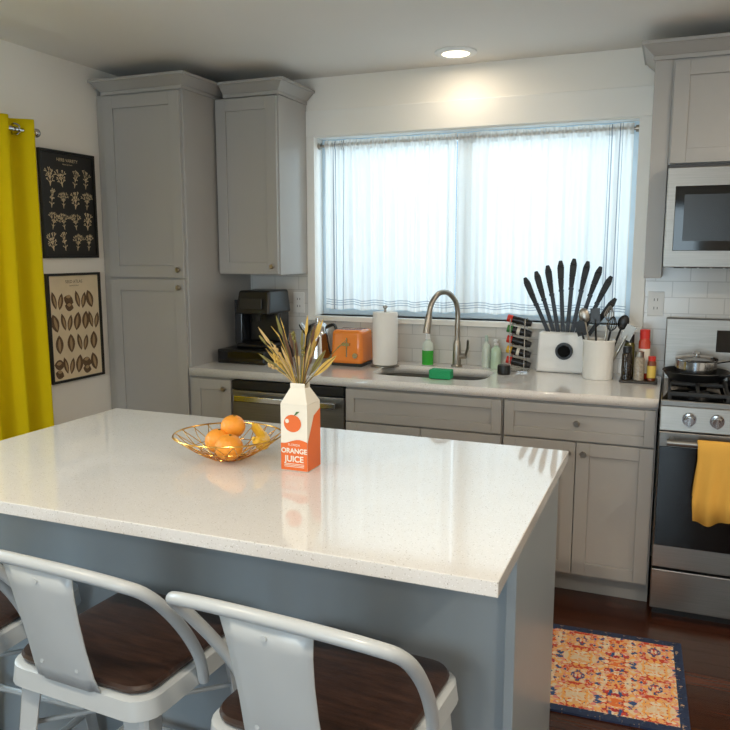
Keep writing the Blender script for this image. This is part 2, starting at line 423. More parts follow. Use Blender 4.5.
# ---------- stools ----------
def stool(name,cx,cy,rot):
    group(name,(cx,cy,0),rot,local=True)
    ZS=-.038
    def rr(h,r): return rrect(-h,h,-h,h,r,5)
    bm=B()
    rings=[]
    for h,z,r in ((.182,.622,.05),(.190,.626,.052),(.192,.634,.053),(.188,.641,.052),(.174,.644,.05)):
        rings.append([bm.verts.new((p[0],p[1],z+ZS)) for p in rr(h,r)])
    for A,C in zip(rings[:-1],rings[1:]):
        for i in range(len(A)):
            j=(i+1)%len(A); bm.faces.new((A[i],A[j],C[j],C[i]))
    bm.faces.new(rings[0][::-1]); bm.faces.new(rings[-1]); add('seat',bm,wood)
    bm=B(); rings=[]
    for h,z,r in ((.15,.618,.03),(.197,.6215,.055),(.204,.617,.057),(.209,.575,.06),(.205,.575,.058),(.198,.61,.05)):
        rings.append([bm.verts.new((p[0],p[1],z+ZS)) for p in rr(h,r)])
    for A,C in zip(rings[:-1],rings[1:]):
        for i in range(len(A)):
            j=(i+1)%len(A); bm.faces.new((A[i],A[j],C[j],C[i]))
    bm.faces.new(rings[0]); add('seat_pan',bm,metalw)
    bm=B()
    for sx in (-1,1):
        for sy in (-1,1):
            t=Vector((sx*.175,sy*.175,.60+ZS)); q=Vector((sx*.222,sy*.218,.012))
            def sec(c,w):
                return [c+Vector(v) for v in ((-sx*w,0,0),(-sx*w*.15,sy*.006,0),(0,sy*.0,0),(sx*.006,-sy*w*.15,0),(0,-sy*w,0),(-sx*.004,-sy*w,0),(-sx*.006,-sy*.006,0),(-sx*w,-sy*.004,0))]
            A=[bm.verts.new(p) for p in sec(t,.06)]; C=[bm.verts.new(p) for p in sec(q,.028)]
            for i in range(8):
                j=(i+1)%8; bm.faces.new((A[i],A[j],C[j],C[i]))
            bm.faces.new(A); bm.faces.new(C)
            bbox(bm,q.x-.016,q.x+.016,q.y-.016,q.y+.016,0,.014)
    add('legs',bm,metalw,smooth=False)
    bm=B()
    def lp(sx,sy,z):
        k=(.60-z)/.588; return Vector((sx*(.172+.053*k)-sx*.012,sy*(.172+.05*k)-sy*.012,z))
    for z in (.2,):
        for a,c in (((-1,-1),(1,-1)),((-1,1),(1,1)),((-1,-1),(-1,1)),((1,-1),(1,1))):
            btube(bm,[lp(*a,z),lp(*c,z)],.010,8)
    btube(bm,[lp(-1,-1,.42),lp(1,1,.42)],.006,8); btube(bm,[lp(1,-1,.42),lp(-1,1,.42)],.006,8)
    add('braces',bm,metalw)
    half=[(.216,-.02,.545),(.228,-.05,.62),(.240,-.11,.71),(.245,-.175,.79),(.238,-.225,.842),(.205,-.255,.866),(.11,-.270,.878)]
    pts=half+[(0,-.274,.881)]+[(-x,y,z) for x,y,z in half[::-1]]
    bm=B(); btube(bm,catmull(pts,6),.013,12); add('back_tube',bm,metalw)
    bm=B(); rows=[(.583,-.205,.090),(.62,-.218,.086),(.69,-.234,.084),(.76,-.250,.086),(.82,-.262,.090),(.872,-.272,.097)]
    def row(z,y,w,off):
        xs=[-1,-.8,-.7,0,.7,.8,1]; ds=[0,0,.006,.006,.006,0,0]
        return [bm.verts.new((x*w,y+off-d,z)) for x,d in zip(xs,ds)]
    F=[row(z,y,w,0) for z,y,w in rows]
    for a,c in zip(F[:-1],F[1:]):
        for i in range(6): bm.faces.new((a[i],a[i+1],c[i+1],c[i]))
    add('back_slat',bm,metalw,solid=.003)
    bm=B(); bcyl(bm,(0,-.265,.845),(0,-.277,.845),.006,seg=10); bcyl(bm,(-.05,-.215,.635),(-.05,-.23,.635),.005,seg=10); bcyl(bm,(.05,-.215,.635),(.05,-.23,.635),.005,seg=10); add('rivets',bm,metalw)
stool('counter_stool',-.602,1.345,math.radians(-4))
stool('counter_stool.001',-1.152,1.375,math.radians(-3))
stool('counter_stool.002',-1.68,1.37,math.radians(2))

# ---------- gas range ----------
group('gas_range',(.36,3.55,0))
gx0,gx1=-.018,.745
bm=B(); bbox(bm,gx0,gx1,3.23,WY-.02,.03,.905); add('body',bm,M('range_side',(60,60,62),.4),.002,smooth=False)
bm=B(); bbox(bm,gx0+.01,gx1-.01,3.25,WY-.03,0,.03,0); add('feet_plinth',bm,blackp)
bm=B(); bbox(bm,gx0,gx1,3.2,WY-.09,.9,.918); add('cooktop',bm,blackg,.003,smooth=False)
bm=B(); bbox(bm,gx0,gx1,3.185,3.23,.80,.9,top=(gx0,gx1,3.2,3.23)); add('control_panel',bm,steel,.004,smooth=False)
bm=B(); bbox(bm,gx0,gx1,3.198,3.212,.898,.922); add('front_lip',bm,steel,.003,smooth=False)
bm=B()
for kx in (.09,.19,.3625,.535,.635):
    bcyl(bm,(kx,3.192,.852),(kx,3.183,.851),.027,.026,24); bcyl(bm,(kx,3.184,.851),(kx,3.152,.848),.02,.018,24); bbox(bm,kx-.004,kx+.004,3.145,3.16,.83,.867)
add('knobs',bm,chrome)
bm=B(); bbox(bm,gx0,gx1,3.195,3.23,.225,.795); add('oven_door',bm,steel,.004,smooth=False)
bm=B(); bbox(bm,gx0+.004,gx1-.004,3.19,3.196,.32,.735); add('oven_window',bm,blackg,.002,smooth=False)
bm=B(); bcyl(bm,(gx0+.03,3.135,.765),(gx1-.03,3.135,.765),.013); 
for hx in (gx0+.05,gx1-.05): bcyl(bm,(hx,3.2,.765),(hx,3.135,.765),.01)
add('door_handle',bm,steel)
bm=B(); bbox(bm,gx0,gx1,3.198,3.23,.045,.215); add('drawer',bm,steel,.004,smooth=False)
bm=B(); bbox(bm,gx0,gx1,WY-.09,WY-.02,.905,1.2,top=(gx0,gx1,WY-.07,WY-.02)); add('backguard',bm,steel,.005,smooth=False)
bm=B(); bbox(bm,.2,.53,WY-.086,WY-.078,1.05,1.15); add('display',bm,blackg,.001,smooth=False)
bm=B(); 
for gx in (0.0,.25,.495):
    x0,x1=gx+.005,gx+.235; yy0,yy1=3.24,3.76
    for yy in (yy0,yy1,(yy0+yy1)/2): bbox(bm,x0,x1,yy-.006,yy+.006,.935,.95)
    for xx in (x0+.006,x1-.006,(x0+x1)/2): bbox(bm,xx-.006,xx+.006,yy0,yy1,.935,.95)
    for xx in (x0+.008,x1-.008):
        for yy in (yy0,yy1): bbox(bm,xx-.007,xx+.007,yy-.007,yy+.007,.918,.936)
add('grates',bm,iron,.002,smooth=False)
bm=B()
for xx in (.125,.61):
    for yy in (3.37,3.63): bcyl(bm,(xx,yy,.918),(xx,yy,.932),.045,.04); 
add('burners',bm,iron)

tow=cloth('towel_terry',(234,180,86),.08)
group('dish_towel',(.2,3.12,.6))
bm=B(); cols=24; prof=[(3.104,.47),(3.108,.55),(3.112,.65),(3.115,.74),(3.116,.768),(3.122,.78),(3.135,.784),(3.149,.779),(3.154,.765),(3.158,.7),(3.163,.6),(3.165,.55)]
grid=[]
for yy,zz in prof:
    r=[]
    for i in range(cols+1):
        x=.122+.25*i/cols; k=max(0,(.76-zz))*.05
        r.append(bm.verts.new((x+ (.006*math.sin(zz*20)),yy+k*math.sin(i*.9)-k*.3 if yy<3.13 else yy,zz-(.012*math.sin(i*.35) if zz<.5 else 0))))
    grid.append(r)
for a,c in zip(grid[:-1],grid[1:]):
    for i in range(cols): bm.faces.new((a[i],a[i+1],c[i+1],c[i]))
add('cloth',bm,tow,solid=.003)

group('frying_pan',(.11,3.62,.95))
bm=B(); blathe(bm,[(0,.0),(.11,.0),(.135,.035),(.138,.036),(.136,.04),(.131,.038),(.108,.006),(0,.006)],(.115,3.6,.951),40)
btube(bm,catmull([(.21,3.5,.985),(.28,3.42,1.0),(.36,3.33,1.005)],5),.01,8,flat=.6); add('body',bm,iron)
group('saucepan',(.11,3.62,.99))
bm=B(); blathe(bm,[(0,0),(.078,.0),(.085,.008),(.085,.075),(.089,.079),(.087,.081),(.082,.079),(.082,.01),(0,.008)],(.115,3.61,.958),40)
btube(bm,catmull([(.19,3.66,1.02),(.26,3.69,1.03),(.33,3.72,1.035)],5),.008,8)
blathe(bm,[(.086,.0),(.088,.004),(.06,.012),(.02,.016),(0,.017)],(.115,3.61,1.039),40)
bcyl(bm,(.115,3.61,1.052),(.115,3.61,1.066),.006); bcyl(bm,(.115,3.61,1.064),(.115,3.61,1.072),.018,.015)
add('body',bm,chrome)

group('microwave_oven',(.34,3.66,1.44))
mx0,mx1,my=-.044,.728,3.47
bm=B(); bbox(bm,mx0,mx1,my+.03,WY-.01,1.44,1.866); add('body',bm,M('mw_case',(45,45,47),.4),.002,smooth=False)
bm=B(); bbox(bm,mx0,mx1,my,my+.03,1.44,1.852); add('face',bm,steel,.004,smooth=False)
bm=B(); bbox(bm,mx0+.034,.5,my-.004,my,1.51,1.775); add('door_glass',bm,blackg,.002,smooth=False)
bm=B(); bbox(bm,mx0+.07,.465,my-.0055,my-.004,1.55,1.74); add('door_window',bm,M('mw_screen_reflection',(20,23,25),.25))  # inner window greyer than the door glass: reflection put into its base colour
bm=B(); bcyl(bm,(.53,my-.035,1.5),(.53,my-.035,1.82),.011); bcyl(bm,(.53,my-.035,1.53),(.53,my,1.53),.008); bcyl(bm,(.53,my-.035,1.79),(.53,my,1.79),.008); add('handle',bm,steel)
bm=B(); bbox(bm,.57,.71,my-.003,my,1.47,1.83); add('keypad',bm,blackg)
bm=B(); 
for i in range(12): bbox(bm,.0+.05*i,.04+.05*i,my+.04,my+.06,1.437,1.44)
add('vent',bm,blackp)

# ---------- kitchen curtain ----------
sheer=cloth('sheer_curtain_fabric',(242,236,228),.5,.06,400)
sheerS=cloth('curtain_stripe',(158,158,162),.4,.03,400)
def cafe(name,x0,x1,edge_left):
    group(name,((x0+x1)/2,WY+.045,1.18))
    n=320; zs=[1.185,1.2,1.209,1.213,1.222,1.226,1.235,1.239,1.26,1.3,1.4,1.5,1.6,1.7,1.8,1.9,1.98,2.03,2.06,2.073,2.085,2.097,2.104,2.112]
    ph=random.random()*6
    bm=B(); G=[]
    for zi,z in enumerate(zs):
        r=[]
        for i in range(n+1):
            u=i/n; x=x0+(x1-x0)*u
            g=min(1,(2.1-z)/.6+.45)
            y=WY+.045+g*(.012*math.sin(u*2*math.pi*9+ph+1.4*math.sin(u*9+z*1.1))+.005*math.sin(u*2*math.pi*21+ph*2+z))
            if z>1.95: y+=.003*math.sin(u*2*math.pi*38)*min(1,(z-1.95)/.1)
            if z>2.06:
                y=WY+.045+.004*math.sin(u*2*math.pi*38)-.014*max(0,1-abs(z-2.085)/.03)
            r.append(bm.verts.new((x,y,z+.004*math.sin(u*2*math.pi*5+ph)*(1 if z<1.3 else (.6 if z>2.09 else 0)))))
        G.append(r)
    W=x1-x0
    for zi in range(len(zs)-1):
        for i in range(n):
            x=(i+.5)/n*W; d=x if edge_left else W-x
            st=0
            for c in (.05,.062,.10,.112):
                if abs(d-c)<.0022: st=1
            if zi in (2,4,6): st=1
            bm.faces.new((G[zi][i],G[zi][i+1],G[zi+1][i+1],G[zi+1][i])).material_index=st
    add('fabric',bm,[sheer,sheerS])
cafe('cafe_curtain',wx0+.04,-1.075,True)
cafe('cafe_curtain.001',-1.07,wx1-.025,False)
group('cafe_curtain_rod',((wx0+wx1)/2,WY+.045,2.085))
bm=B(); bcyl(bm,(wx0+.002,WY+.045,2.085),(wx1-.002,WY+.045,2.085),.008)
for xx,d in ((wx0+.001,1),(wx1-.001,-1)): bcyl(bm,(xx,WY+.045,2.085),(xx+d*.016,WY+.045,2.085),.017)
add('rod',bm,nickel)

# ---------- yellow curtain ----------
group('yellow_curtain',(-2.72,2.2,0))
bm=B(); n=160; G=[]; ya,yb=1.75,2.70
zs=[.03+.0515*i for i in range(41)]
for z in zs:
    r=[]
    for i in range(n+1):
        u=i/n; k=(2.09-z)/2.06
        y=ya+(yb-ya)*u
        x=-2.722+(.036+.006*k)*math.sin(u*2*math.pi*6.25+.4*math.sin(u*7)*k)+.006*k*math.sin(u*31+z*2)
        r.append(bm.verts.new((x,y+.012*k*math.sin(u*40+z),z)))
    G.append(r)
for a,c in zip(G[:-1],G[1:]):
    for i in range(n): bm.faces.new((a[i],a[i+1],c[i+1],c[i]))
add('fabric',bm,yel,solid=.002)
bm=B(); 
for k in range(12):
    y=ya+(yb-ya)*(k+.5)/12.5
    c=[(-2.722+.024*math.cos(t*math.pi/8),y+.006*math.sin(t),2.04+.024*math.sin(t*math.pi/8)) for t in range(16)]
    btube(bm,c,.004,6,closed=True)
add('grommets',bm,chrome)
group('curtain_rod',(-2.722,1.5,2.04))
bm=B(); bcyl(bm,(-2.722,.45,2.04),(-2.722,2.735,2.04),.011); bsph(bm,(-2.722,2.745,2.04),.02); bsph(bm,(-2.722,.45,2.04),.02)
for y in (2.722,.6): 
    bcyl(bm,(LX,y,2.04),(-2.722,y,2.04),.007); bcyl(bm,(LX,y,2.04),(LX+.006,y,2.04),.022)
add('rod',bm,chrome)
group('yellow_curtain.001',(-2.72,.6,0))
bm=B(); G=[]
for z in zs:
    r=[]
    for i in range(61):
        u=i/60; r.append(bm.verts.new((-2.722+.036*math.sin(u*2*math.pi*3),.47+.45*u,z)))
    G.append(r)
for a,c in zip(G[:-1],G[1:]):
    for i in range(60): bm.faces.new((a[i],a[i+1],c[i+1],c[i]))
add('fabric',bm,yel,solid=.002)

# ---------- posters ----------
def poster(name,y0,y1,z0,z1,bg,fg,dark):
    group(name,(LX,(y0+y1)/2,z0))
    X=LX+.002
    bm=B(); w=.012
    bbox(bm,X,X+.02,y0,y0+w,z0,z1); bbox(bm,X,X+.02,y1-w,y1,z0,z1); bbox(bm,X,X+.02,y0+w,y1-w,z0,z0+w); bbox(bm,X,X+.02,y0+w,y1-w,z1-w,z1)
    add('frame',bm,M('poster_frame_black',(22,20,18),.35),.001,smooth=False)
    bm=B(); bbox(bm,X,X+.010,y0+w,y1-w,z0+w,z1-w); add('print',bm,bg)
    bm=B(); st=[X+.0108]
    def leaf(cy,cz,l,wd,ang,mi=0,nn=7):
        xf=st[0]; st[0]+=.0000015
        pts=[]
        for k in range(nn+1):
            t=k/nn; pts.append((t*l,wd*math.sin(math.pi*t)**.8))
        for k in range(nn-1,0,-1):
            t=k/nn; pts.append((t*l,-wd*math.sin(math.pi*t)**.8))
        ca,sa=math.cos(ang),math.sin(ang)
        bpoly(bm,[(xf,cy+a*ca-b*sa,cz+a*sa+b*ca) for a,b in pts],mi)
    def coral(cy,cz,l,ang,d,kind):
        leaf(cy,cz,l*1.1,max(.0012,l*(.09 if kind!=1 else .14)),ang)
        ex,ez=cy+math.cos(ang)*l,cz+math.sin(ang)*l
        if d==0:
            if kind: leaf(ex-math.cos(ang)*.003,ez-.003,.009,.003,ang)
            return
        nb=3 if kind==0 else 2
        for q in range(nb):
            da=(q-(nb-1)/2)*(.55 if kind!=1 else .6)+random.uniform(-.2,.2)
            coral(ex,ez,l*random.uniform(.68,.82),ang+da,d-1,kind)
        if d>1:
            for s in (1,-1): coral(cy+math.cos(ang)*l*.5,cz+math.sin(ang)*l*.5,l*.5,ang+s*.8,1 if kind==1 else 0,kind)
    rows=4; cols=4
    W=y1-y0-.05; Hh=z1-z0-.105
    for r in range(rows):
        cc=cols if dark else cols+1-(r%2)
        for c in range(cc):
            cy=y0+.025+W*(c+.5)/cc; cz=z0+.028+Hh*(r+.05)/rows; h=Hh/rows*.92
            kind=random.randint(0,2)
            if dark: coral(cy,cz,h*.33,math.pi/2+random.uniform(-.2,.2),3,kind)
            else:
                if kind==0:
                    a=math.pi/2+random.uniform(-.3,.3); leaf(cy,cz,h*.95,h*.26,a); leaf(cy,cz+h*.1,h*.7,h*.09,a,1)
                elif kind==1:
                    leaf(cy-.010,cz+.005,h*.9,h*.16,math.pi/2+.25); leaf(cy+.012,cz,h*.85,h*.17,math.pi/2-.25); leaf(cy+.012,cz+.01,h*.6,h*.07,math.pi/2-.25,1); leaf(cy-.010,cz+.015,h*.6,h*.06,math.pi/2+.25,1)
                else:
                    leaf(cy-h*.35,cz+h*.6,h*.7,h*.26,random.uniform(-.5,.5)); leaf(cy-h*.3,cz+h*.2,h*.6,h*.22,random.uniform(-.4,.4)); leaf(cy-h*.15,cz+h*.22,h*.3,h*.09,0,1); leaf(cy-h*.2,cz+h*.62,h*.35,h*.09,.1,1)
    xf=st[0]
    btext(bm,'HERB VARIETY' if dark else 'SEED ATLAS',.022,(xf,(y0+y1)/2,z1-.050),(0,1,0),(0,0,1))
    btext(bm,'botanical chart',.011,(xf,(y0+y1)/2,z1-.066),(0,1,0),(0,0,1))
    add('drawing',bm,fg,smooth=False,normals=False)
ink=M('poster_cream_ink',(212,192,154),.6,0,.15,150)
poster('framed_poster',2.845,3.215,1.475,1.995,M('poster_black',(32,30,28),.5),[ink,ink],True)
poster('framed_poster.001',2.845,3.215,.855,1.40,M('poster_paper',(230,212,178),.6,0,.06),[M('poster_dark_ink',(104,78,52),.6,0,.3,120),M('poster_mid_ink',(180,150,108),.6)],False)

# ---------- ceiling lights ----------
lampE=emis('lamp_glow',(255,236,200),5)
def downlight(name,x,y,e):
    group(name,(x,y,H-.02))
    bm=B(); blathe(bm,[(.062,-.003),(.066,-.012),(.09,-.012),(.1,-.006),(.1,0),(.062,-.0005)],(x,y,H),40); add('trim_ring',bm,whitep)
    bm=B(); blathe(bm,[(0,-.008),(.072,-.010),(.072,-.003),(0,-.003)],(x,y,H),32); add('lens',bm,lampE)
    l=bpy.data.lights.new(name+'_bulb','AREA'); l.shape='DISK'; l.size=.13; l.energy=e; l.color=(1,.85,.66)
    o=bpy.data.objects.new(name+'_bulb',l); COL.objects.link(o); o.parent=CUR; o.location=(0,0,.004)
downlight('recessed_ceiling_light',-1.01,3.645,1.6)
downlight('recessed_ceiling_light.001',.9,2.6,16)
downlight('recessed_ceiling_light.002',-.4,.3,20)
downlight('recessed_ceiling_light.003',-2.0,.3,15)
downlight('recessed_ceiling_light.004',1.2,.3,19)
downlight('recessed_ceiling_light.005',-.4,-1.6,16)

def area(name,loc,rot,sx,sy,e,col):
    l=bpy.data.lights.new(name,'AREA'); l.shape='RECTANGLE'; l.size=sx; l.size_y=sy; l.energy=e; l.color=col
    o=bpy.data.objects.new(name,l); COL.objects.link(o); o.location=loc; o.rotation_euler=rot
area('daylight_back',(xm,WY+.5,1.8),(math.radians(-80),0,0),1.9,1.3,33,(.84,.93,1))
area('daylight_left',(LX-.5,1.5,1.7),(math.radians(80),0,math.radians(-90)),1.8,1.4,85,(.88,.94,1))
area('daylight_rear',(-.8,RY-.5,1.4),(math.radians(85),0,0),2.2,1.9,108,(.88,.94,1))

w=bpy.data.worlds.new('sky'); S.world=w; w.use_nodes=True
bg=w.node_tree.nodes['Background']; bg.inputs[0].default_value=(.42,.68,1,1); bg.inputs[1].default_value=1.05

# ---------- counter items ----------
CZ=.915
group('coffee_maker',(-2.13,3.62,CZ))
bm=B(); bbox(bm,-2.25,-1.96,3.45,3.78,CZ+.001,CZ+.075); add('pod_drawer',bm,blackp,.006,smooth=False)
bm=B(); bbox(bm,-2.242,-1.968,3.444,3.451,CZ+.01,CZ+.066); add('drawer_front',bm,M('gloss_black',(14,14,15),.12),.003,smooth=False)
bm=B(); bbox(bm,-2.18,-1.975,3.52,3.76,CZ+.076,CZ+.10); bbox(bm,-2.17,-1.98,3.66,3.77,CZ+.10,CZ+.30); bbox(bm,-2.18,-1.97,3.52,3.775,CZ+.26,CZ+.385,top=(-2.17,-1.98,3.55,3.765)); add('body',bm,blackp,.012,smooth=False,seg=3)
bm=B(); bcyl(bm,(-2.075,3.58,CZ+.26),(-2.075,3.58,CZ+.22),.03,.02); add('nozzle',bm,blackp)
bm=B(); bbox(bm,-2.14,-2.01,3.514,3.522,CZ+.29,CZ+.345); add('handle_panel',bm,M('dark_gunmetal',(48,48,50),.35,.4),.002,smooth=False)
bm=B(); bcyl(bm,(-2.2,3.70,CZ+.076),(-2.2,3.70,CZ+.3),.018); bbox(bm,-2.23,-2.185,3.6,3.77,CZ+.078,CZ+.33); add('water_tank',bm,M('tank_smoke',(40,42,46),.1),.004,smooth=False)

group('electric_kettle',(-1.76,3.72,CZ))
kx,ky=-1.775,3.71
bm=B(); blathe(bm,[(0,0.001),(.078,.001),(.08,.02),(.083,.025),(.08,.06),(.07,.14),(.058,.19),(.05,.2),(.03,.213),(0,.216)],(kx,ky,CZ),32); bcyl(bm,(kx,ky,CZ+.214),(kx,ky,CZ+.235),.012)
btube(bm,catmull([(kx-.06,ky,CZ+.15),(kx-.09,ky,CZ+.18),(kx-.105,ky,CZ+.2)],4),[.02,.012],8)
add('body',bm,chrome)
bm=B(); btube(bm,catmull([(kx+.055,ky,CZ+.19),(kx+.1,ky,CZ+.2),(kx+.115,ky,CZ+.13),(kx+.095,ky,CZ+.06),(kx+.08,ky,CZ+.05)],5),.009,8); add('handle',bm,blackp)

group('toaster',(-1.55,3.66,CZ))
bm=B(); bbox(bm,-1.645,-1.465,3.58,3.76,CZ+.012,CZ+.19,top=(-1.638,-1.472,3.587,3.753)); add('shell',bm,M('toaster_orange_enamel',(236,134,48),.25,0,.03,coat=.4),.022,seg=4)
bm=B(); bbox(bm,-1.64,-1.47,3.59,3.755,CZ+.001,CZ+.016); bbox(bm,-1.62,-1.49,3.62,3.645,CZ+.188,CZ+.1915); bbox(bm,-1.62,-1.49,3.69,3.715,CZ+.188,CZ+.1915); add('base_and_slots',bm,blackp)
bm=B(); bbox(bm,-1.57,-1.53,3.563,3.585,CZ+.11,CZ+.125); bcyl(bm,(-1.50,3.583,CZ+.06),(-1.50,3.57,CZ+.06),.014); bbox(bm,-1.553,-1.547,3.579,3.582,CZ+.05,CZ+.15); add('lever_and_dial',bm,chrome)

group('paper_towel_roll',(-1.385,3.67,CZ))
bm=B(); blathe(bm,[(.02,.012),(.063,.012),(.065,.02),(.065,.275),(.063,.283),(.02,.283),(.02,.012)],(-1.37,3.67,CZ),36); add('roll',bm,M('paper',(236,234,230),.9,0,.02,bump=.2,bscale=90))
bm=B(); blathe(bm,[(0,.001),(.075,.001),(.075,.008),(.01,.012),(.006,.3),(.012,.305),(.012,.315),(0,.32)],(-1.37,3.67,CZ),30); add('holder',bm,nickel)

group('kitchen_faucet',(-1.02,3.80,CZ))
fx,fy=-1.02,3.80
bm=B(); blathe(bm,[(0,.001),(.03,.001),(.03,.008),(.023,.014),(.0215,.06),(.02,.11),(.017,.13),(.0135,.14)],(fx,fy,CZ),28)
dx,dy=-.55,-.83
P=[(fx,fy,CZ+.12),(fx,fy,CZ+.2),(fx,fy,CZ+.29),(fx+dx*.02,fy+dy*.02,CZ+.345),(fx+dx*.07,fy+dy*.07,CZ+.385),(fx+dx*.13,fy+dy*.13,CZ+.382),(fx+dx*.175,fy+dy*.175,CZ+.335),(fx+dx*.19,fy+dy*.19,CZ+.28)]
btube(bm,catmull(P,7),.0135,14)
btube(bm,[P[-1],(fx+dx*.194,fy+dy*.194,CZ+.255),(fx+dx*.205,fy+dy*.205,CZ+.185)],[.0155,.020],14)
bcyl(bm,(fx+.015,fy,CZ+.055),(fx+.05,fy-.006,CZ+.058),.015,.014); btube(bm,[(fx+.045,fy-.006,CZ+.058),(fx+.06,fy-.012,CZ+.1),(fx+.065,fy-.03,CZ+.145)],[.008,.006],10)
add('body',bm,nickel)

def bottle(name,x,y,r,h,body,cap,liquid=None,pump=False,caph=.03):
    group(name,(x,y,CZ))
    bm=B(); blathe(bm,[(0,.001),(r*.92,.001),(r,.008),(r,h*.62),(r*.85,h*.74),(r*.38,h*.82),(r*.36,h*.9),(0,h*.9)],(x,y,CZ),24); add('bottle',bm,body)
    bm=B(); 
    if pump:
        bcyl(bm,(x,y,CZ+h*.86),(x,y,CZ+h*.93),r*.42); bcyl(bm,(x,y,CZ+h*.93),(x,y,CZ+h*1.02),r*.14); bbox(bm,x-r*.3,x+r*.3,y-r*1.2,y+r*.3,CZ+h*1.02,CZ+h*1.07)
    else: bcyl(bm,(x,y,CZ+h*.86),(x,y,CZ+h*.86+caph),r*.45,r*.35)
    add('cap',bm,cap)
    if liquid:
        bm=B(); blathe(bm,[(0,.003),(r*1.01,.004),(r*1.01,h*.5),(0,h*.5)],(x,y,CZ),24); add('label',bm,liquid)
clear=M('clear_plastic',(205,215,205),.08)
green=M('green_soap',(60,175,60),.2)
bottle('dish_soap_bottle',-1.175,3.79,.03,.16,clear,whitep,green)
bottle('soap_dispenser',-.815,3.8,.027,.14,M('mint_plastic',(190,215,190),.12),whitep,None,True)
bottle('clear_soap_bottle',-.87,3.82,.022,.16,clear,M('pale_cap',(180,200,190),.3))
group('dish_sponge',(-1.0,3.41,.9))
bm=B(); bbox(bm,-1.04,-.935,3.37,3.43,CZ+.001,CZ+.045); add('sponge',bm,M('green_sponge',(30,150,95),.8,0,.1,bump=.4,bscale=150),.006,smooth=False)

group('spice_rack',(-.69,3.77,CZ))
sxr=-.69
bm=B(); bbox(bm,sxr-.05,sxr+.05,3.72,3.8,CZ+.001,CZ+.008)
for s in (-.042,.03): 
    btube(bm,[(sxr+s,3.795,CZ+.005),(sxr+s,3.795,CZ+.265)],.003,6); btube(bm,[(sxr+s,3.725,CZ+.005),(sxr+s,3.725,CZ+.265)],.003,6)
for k in range(5):
    z=CZ+.024+k*.052
    for y in (3.74,3.78): btube(bm,[(sxr-.045,y,z+.004),(sxr+.033,y,z-.004)],.002,6)
add('stand',bm,chrome)
capc=[M('lid_black',(20,20,22),.3),M('lid_red',(196,45,30),.4),M('lid_green',(60,130,60),.4),M('lid_yellow',(215,170,40),.4)]
labs=[M('spice_black',(28,26,25),.2),M('spice_label_white',(220,214,200),.5)]
bm=B()
for k in range(5):
    z=CZ+.046+k*.052
    mi=[1,3,1,2,1][k]; A=Vector((sxr-.062,3.76,z+.012)); D=Vector((1,0,-.22)).normalized()
    bcyl(bm,A,A+D*.026,.019,seg=20,mi=mi)
    bcyl(bm,A+D*.026,A+D*.05,.0185,seg=20,mi=4); bcyl(bm,A+D*.05,A+D*.065,.019,seg=20,mi=5 if k%2 else 4); bcyl(bm,A+D*.065,A+D*.10,.0185,seg=20,mi=4); bcyl(bm,A+D*.10,A+D*.122,.0185,.014,seg=20,mi=0)
add('jars',bm,capc+labs)
group('small_black_jar',(-.74,3.62,CZ)); bm=B(); blathe(bm,[(0,.001),(.03,.001),(.032,.01),(.032,.035),(.03,.045),(0,.046)],(-.74,3.64,CZ),24); add('jar',bm,blackp)

group('knife_block',(-.5,3.79,CZ))
bm=B(); bbox(bm,-.612,-.372,3.775,3.86,CZ+.001,CZ+.20,top=(-.602,-.38,3.785,3.86)); add('block',bm,whitep,.012,seg=3)
bm=B(); bcyl(bm,(-.475,3.78,CZ+.11),(-.475,3.768,CZ+.11),.042,seg=36); add('dial',bm,blackp)
bm=B(); bcyl(bm,(-.475,3.769,CZ+.11),(-.475,3.766,CZ+.11),.03,seg=30); add('dial_face',bm,blackg)
angs=[-25,-18,-11,-4,3,10,17,24,33]
lens=[.49,.50,.515,.53,.54,.535,.525,.50,.42]
hb=B(); bl=B()
for k,a in enumerate(angs):
    piv=Vector((-.478,3.815+.006*(k%2)-.003,CZ+.02)); e=lens[k]; L0=.17/math.cos(math.radians(a))
    R=Matrix.Translation(piv)@Matrix.Rotation(math.radians(a),4,'Y')
    hl=.14
    bbox(bl,-.009,.011,-.001,.001,L0,e-hl,rot=R)
    bbox(bl,-.012,.012,-.006,.006,e-hl-.012,e-hl,rot=R)
    bbox(hb,-.010,.010,-.007,.007,e-hl,e-hl+.05,rot=R,top=(-.014,.014,-.008,.008))
    bbox(hb,-.014,.014,-.008,.008,e-hl+.05,e-.03,rot=R,top=(-.015,.017,-.008,.008))
    bbox(hb,-.015,.017,-.008,.008,e-.03,e,rot=R,top=(-.006,.009,-.005,.005))
add('blades',bl,M('dark_blade',(44,45,48),.4,.5),smooth=False); add('handles',hb,M('knife_handle_black',(10,10,11),.5),.003,smooth=False)

